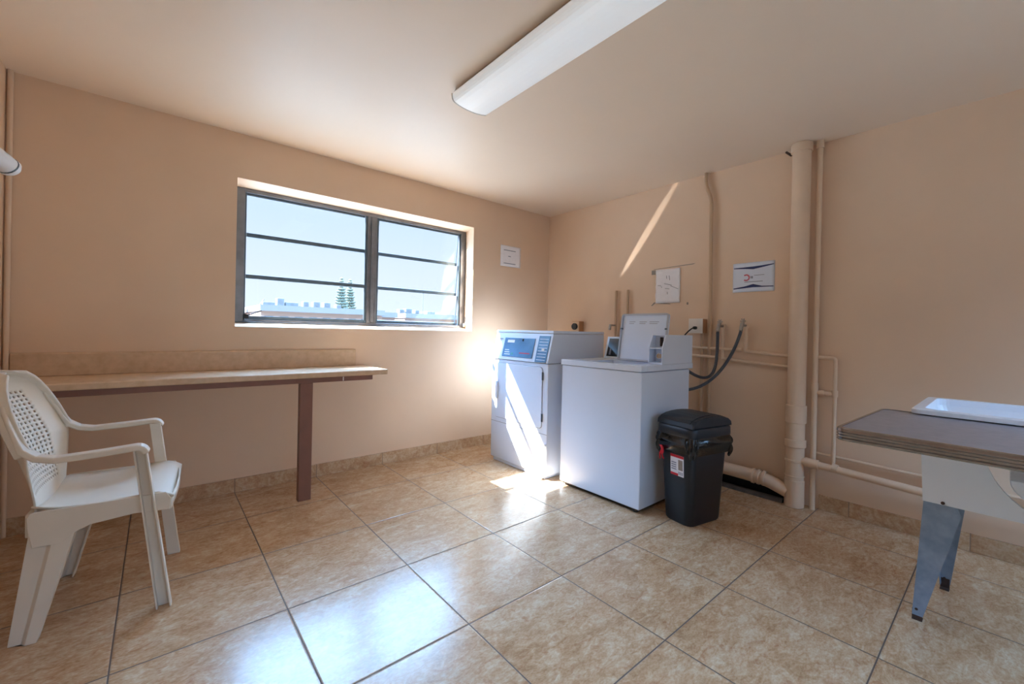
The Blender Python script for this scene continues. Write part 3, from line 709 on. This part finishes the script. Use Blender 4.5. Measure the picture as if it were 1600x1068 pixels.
def splay_leg(xt, xb, sy, yt, yb, fx):
    # angle-section leg, wide at the top, narrow at the foot; fx = which way its x flange looks
    m_ = MB(); wt, wb, th = .105, .032, .003; zb = .02; zt = .487
    d = sy
    m_.loft([[(xb, yb, zb), (xb, yb+d*wb, zb), (xb+fx*th, yb+d*wb, zb), (xb+fx*th, yb, zb)],
             [(xt, yt, zt-.03), (xt, yt+d*wt, zt-.03), (xt+fx*th, yt+d*wt, zt-.03), (xt+fx*th, yt, zt-.03)],
             [(xt, yt, zt), (xt, yt+d*(wt-.012), zt), (xt+fx*th, yt+d*(wt-.012), zt), (xt+fx*th, yt, zt)]], smooth=False)
    m_.loft([[(xb, yb, zb), (xb+fx*wb, yb, zb), (xb+fx*wb, yb+d*th, zb), (xb, yb+d*th, zb)],
             [(xt, yt, zt), (xt+fx*wt, yt, zt), (xt+fx*wt, yt+d*th, zt), (xt, yt+d*th, zt)]], smooth=False)
    lg = m_.build('leg', M['legsteel'], sk)
    f_ = MB().box(xb+fx*.001, xb+fx*.004, min(yb, yb+d*.03), max(yb, yb+d*.03), 0.002, .045); f_.box(min(xb, xb+fx*.03), max(xb, xb+fx*.03), min(yb, yb+d*.03), max(yb, yb+d*.03), 0, .004)
    f_.tube([(xb-fx*.002, yb+d*.013, .045), (xb+fx*.006, yb+d*.013, .045)], .005, 8)
    f_.build('foot', M['rust'], lg)
splay_leg(-1.005, -1.013, -1, -3.16, -3.135, 1)
splay_leg(-.60, -.60, -1, -3.16, -3.185, -1)
splay_leg(-1.005, -1.013, 1, -4.04, -4.06, 1)
splay_leg(-.60, -.60, 1, -4.04, -4.06, -1)

# ------------------------------------------------------------------ outside
M['stucco'] = mat('pink_white_stucco', (156, 126, 112), .8, noise=.05, nscale=.6)
M['roofing'] = mat('pale_roofing', (112, 104, 102), .8, noise=.05, nscale=.3)
M['galv'] = mat('galvanised_unit', (98, 98, 98), .6, noise=.15, nscale=3)
M['wglass'] = mat('far_window_glass', (88, 86, 84), .6)
M['pine'] = mat('pine_needles', (104, 112, 98), .9, noise=.3, nscale=1.5)
M['bark'] = mat('bark', (96, 80, 70), .9)
M['ground'] = mat('street_ground', (110, 110, 106), .9, noise=.1, nscale=.2)
GZ = -9.0
struct(MB().box(-60, 160, 1.5, 220, GZ-.2, GZ).build('ground', M['ground']))
def building(label, x0, x1, y0, y1, z, zroof, nwin):
    t = thing('apartment_building', label, 'building', ((x0+x1)/2, (y0+y1)/2, GZ))
    MB().box(x0, x1, y0, y1, GZ, zroof-.55).build('wall', M['stucco'], t)
    m_ = MB(); m_.box(x0-.12, x1+.12, y0-.5, y1+.5, zroof-.55, zroof); m_.build('roof', M['roofing'], t)
    for r in range(3):
        for i in range(nwin):
            w_ = (x1-x0)/nwin; xa = x0+w_*(i+.22)
            MB().box(xa, xa+w_*.56, y0-.06, y0-.002, zroof-2.0-3*r, zroof-1.0-3*r).build('window', M['wglass'], t)
    return t
building('long pale low-rise building seen through the left window panes', 3.7, 15.0, 40, 52, 0, 3.05, 9)
building('pale building end at the far left edge of the window', -5, 2.75, 46, 56, 0, 3.2, 4)
building('pinkish building seen through the lower left of the right window', 15.6, 17.4, 42, 52, 0, 2.95, 2)
building('pale building seen through the lower right of the right window', 18.6, 34, 42, 54, 0, 2.98, 8)
def unit(x, y, z, w, h, label, d=.9, group=None):
    t = thing('rooftop_unit', label, 'air conditioner', (x, y, z), group=group)
    MB().box(x-w/2, x+w/2, y-d/2, y+d/2, z+.08, z+h).build('casing', M['galv'], t, bev=.03)
    m_ = MB(); m_.box(x-w/2-.05, x+w/2+.05, y-d/2, y+d/2, z, z+.08); m_.build('base', M['galv'], t)
    MB().tube([(x, y-d/2-.02, z+h*.55), (x, y-d/2+.01, z+h*.55)], min(w, h)*.32, 16).build('fan_grille', M['wglass'], t)
    return t
for x, w_, h_, l in ((7.85, .5, .58, 'first box-shaped unit on the long roof, next to the cluttered cluster'), (8.85, .62, .62, 'second box-shaped unit on the long roof, counting from the cluster'), (9.85, .62, .6, 'third box-shaped unit on the long roof, darker and squarer'), (11.0, .45, .45, 'smallest box-shaped unit, last on the long roof before the pines')):
    unit(x, 42, 3.05, w_, h_, l, group=None)
unit(2.35, 47.5, 3.2, .75, .75, 'box-shaped unit on the far left building roof')
for x, w_, h_, l in ((4.7, 1.0, .38, 'low unit at the left of the cluttered roof cluster'), (5.7, .6, .8, 'tallest unit in the middle of the cluttered roof cluster'), (6.7, 1.1, .45, 'low unit at the right of the cluttered roof cluster')):
    unit(x, 42.5, 3.05, w_, h_, l)
for x, w_, h_, l in ((19.0, .6, .5, 'left unit of three on the right-hand roof'), (19.9, .8, .62, 'middle unit of three on the right-hand roof'), (21.0, .5, .5, 'right unit of three on the right-hand roof, beside the antenna'), (22.9, 1.1, .42, 'wide low unit at the foot of the thin antenna')):
    unit(x, 44, 2.98, w_, h_, l)
tag(MB().tube([(22.6, 45.2, 2.99), (22.6, 45.2, 6.2)], .05, 6).build('antenna', M['galv']), 'thin antenna mast on the right-hand roof', 'antenna')
tag(MB().tube(bez((3.4, 41, 2.6), (3.7, 41, 3.0), (3.9, 41, 3.2), (4.1, 41, 3.6)), .04, 6).build('roof_vent', M['galv']), 'small bent vent pipe at the left end of the long roof', 'vent')
def norfolk(x, y, zt, hw, label, seed):
    random.seed(seed)
    t = thing('norfolk_pine', label, 'tree', (x, y, GZ))
    MB().tube([(x, y, GZ), (x, y, zt)], [.3, .03], 8).build('trunk', M['bark'], t)
    m_ = MB(); z = zt-.15; k = 0
    while z > zt-9:
        q = min(1, ((zt-z)/5.0)) ; L_ = hw*(.16+.84*q**.75)*(1 if k % 2 else .86)
        if .8 < zt-z < 1.4: L_ *= .55
        n = 9
        for i in range(n):
            a = 2*PI*i/n+k*.4+random.uniform(-.15, .15); l = L_*random.uniform(.85, 1.1)
            d = Vector((math.cos(a), math.sin(a), 0)); p0 = Vector((x, y, z)); p1 = p0+d*l*.6+Vector((0, 0, -.10*l)); p2 = p0+d*l+Vector((0, 0, .08*l))
            m_.tube([p0, p1, p2], [.16+.1*q, .15+.1*q, .04], 5)
        z -= .34+.06*q; k += 1
    m_.build('foliage', M['pine'], t)
norfolk(15.27, 54, 7.8, 1.13, 'left of two tall pointed pines beyond the long roof', 1)
norfolk(18.13, 59, 8.25, 1.1, 'right of two tall pointed pines, partly behind the window mullion', 2)
# ------------------------------------------------------------------ light
wd = bpy.data.worlds.new('sky'); bpy.context.scene.world = wd; wd.use_nodes = True
N, L = wd.node_tree.nodes, wd.node_tree.links; bg = N['Background']
tc = N.new('ShaderNodeTexCoord'); sp_ = N.new('ShaderNodeSeparateXYZ'); L.new(tc.outputs['Generated'], sp_.inputs[0])
cr = N.new('ShaderNodeValToRGB'); L.new(sp_.outputs[2], cr.inputs[0]); e = cr.color_ramp.elements
K = .0625
def put(pos, c, k): 
    el = e.new(pos); el.color = (c[0]*k*K, c[1]*k*K, c[2]*k*K, 1)
e[0].position = 0; e[0].color = (.94*K*.41, 1.04*K*.41, 1.16*K*.41, 1); e[1].position = 1; e[1].color = (.34*16*K, .61*16*K, 1.0*16*K, 1)
put(.12, (.85, .95, 1.16), .41); put(.26, (.70, .87, 1.16), .41); put(.40, (.36, .62, 1.0), 4.5); put(.6, (.33, .60, 1.0), 16)
L.new(cr.outputs[0], bg.inputs[0])
# the sky is dimmer on the side away from the window
az = N.new('ShaderNodeMapRange'); az.inputs[1].default_value = -.05; az.inputs[2].default_value = -.5; az.inputs[3].default_value = 1/K; az.inputs[4].default_value = .6/K
L.new(sp_.outputs[1], az.inputs[0]); L.new(az.outputs[0], bg.inputs[1])

sun = bpy.data.lights.new('sun', 'SUN'); so = bpy.data.objects.new('sun', sun); COL.objects.link(so)
sd = Vector((1.02, -1, -1.337)); so.rotation_euler = sd.to_track_quat('-Z', 'Y').to_euler(); sun.energy = 24; sun.angle = math.radians(.53); sun.color = (1, .96, .9)
# added spot in place of reflected sunlight: narrow streak high on the right wall
sl = bpy.data.lights.new('glint_stand_in', 'SPOT'); sg = bpy.data.objects.new('glint_stand_in', sl); COL.objects.link(sg)
g0, g1 = Vector((-1.50, .20, 1.60)), Vector((0, -1.235, 2.04)); dz_ = (g0-g1).normalized()
sx_ = Vector((0, -.53, .73)); sx_ = (sx_-dz_*sx_.dot(dz_)).normalized(); sy_ = dz_.cross(sx_)
sl.spot_size = math.radians(25); sl.spot_blend = .6; sl.energy = 60; sl.shadow_soft_size = .004; sl.color = (1, .95, .88)
Ms = Matrix(((sx_.x, sy_.x, dz_.x), (sx_.y, sy_.y, dz_.y), (sx_.z, sy_.z, dz_.z))).to_4x4(); Ms.translation = g0
sg.matrix_world = Ms @ Matrix.Diagonal((1, .07, 1, 1))
# sky portals at the openings
def portal(name, loc, d, sx, sy):
    l = bpy.data.lights.new(name, 'AREA'); l.shape = 'RECTANGLE'; l.size = sx; l.size_y = sy; l.cycles.is_portal = True
    o = bpy.data.objects.new(name, l); COL.objects.link(o); o.location = loc; o.rotation_euler = Vector(d).to_track_quat('-Z', 'Z').to_euler()
portal('window_portal', ((WX0+WX1)/2, .33, (WZ0+WZ1)/2), (0, -1, 0), WX1-WX0, WZ1-WZ0)
portal('door_portal', ((DX0+DX1)/2, YF-.21, 1.05), (0, 1, 0), DX1-DX0, 2.1)
portal('far_window_portal', (-1.05, YF-.21, 1.525), (0, 1, 0), 1.3, 1.15)

# ------------------------------------------------------------------ camera
cam = bpy.data.cameras.new('camera'); co = bpy.data.objects.new('camera', cam); COL.objects.link(co); bpy.context.scene.camera = co
cam.sensor_fit = 'HORIZONTAL'; cam.sensor_width = 36; cam.lens = 656.73/1600*36; cam.shift_x = (800-798.06)/1600; cam.shift_y = (519.49-534)/1600
cam.clip_start = .02; cam.clip_end = 500
yaw, pit, rol = .6989, -.0033, .0214
fw = Vector((math.sin(yaw)*math.cos(pit), math.cos(yaw)*math.cos(pit), math.sin(pit))); rt = Vector((math.cos(yaw), -math.sin(yaw), 0)); up = rt.cross(fw)
r2 = rt*math.cos(rol)+up*math.sin(rol); u2 = -rt*math.sin(rol)+up*math.cos(rol)
co.matrix_world = Matrix(((r2.x, u2.x, -fw.x, -3.377), (r2.y, u2.y, -fw.y, -3.376), (r2.z, u2.z, -fw.z, 1.131), (0, 0, 0, 1)))

sc = bpy.context.scene
sc.cycles.max_bounces = 14; sc.cycles.diffuse_bounces = 9; sc.cycles.use_denoising = True; sc.cycles.sample_clamp_indirect = 12
sc.view_settings.view_transform = 'Standard'; sc.view_settings.look = 'None'; sc.view_settings.exposure = 1.38; sc.view_settings.gamma = 1; sc.view_settings.use_curve_mapping = False
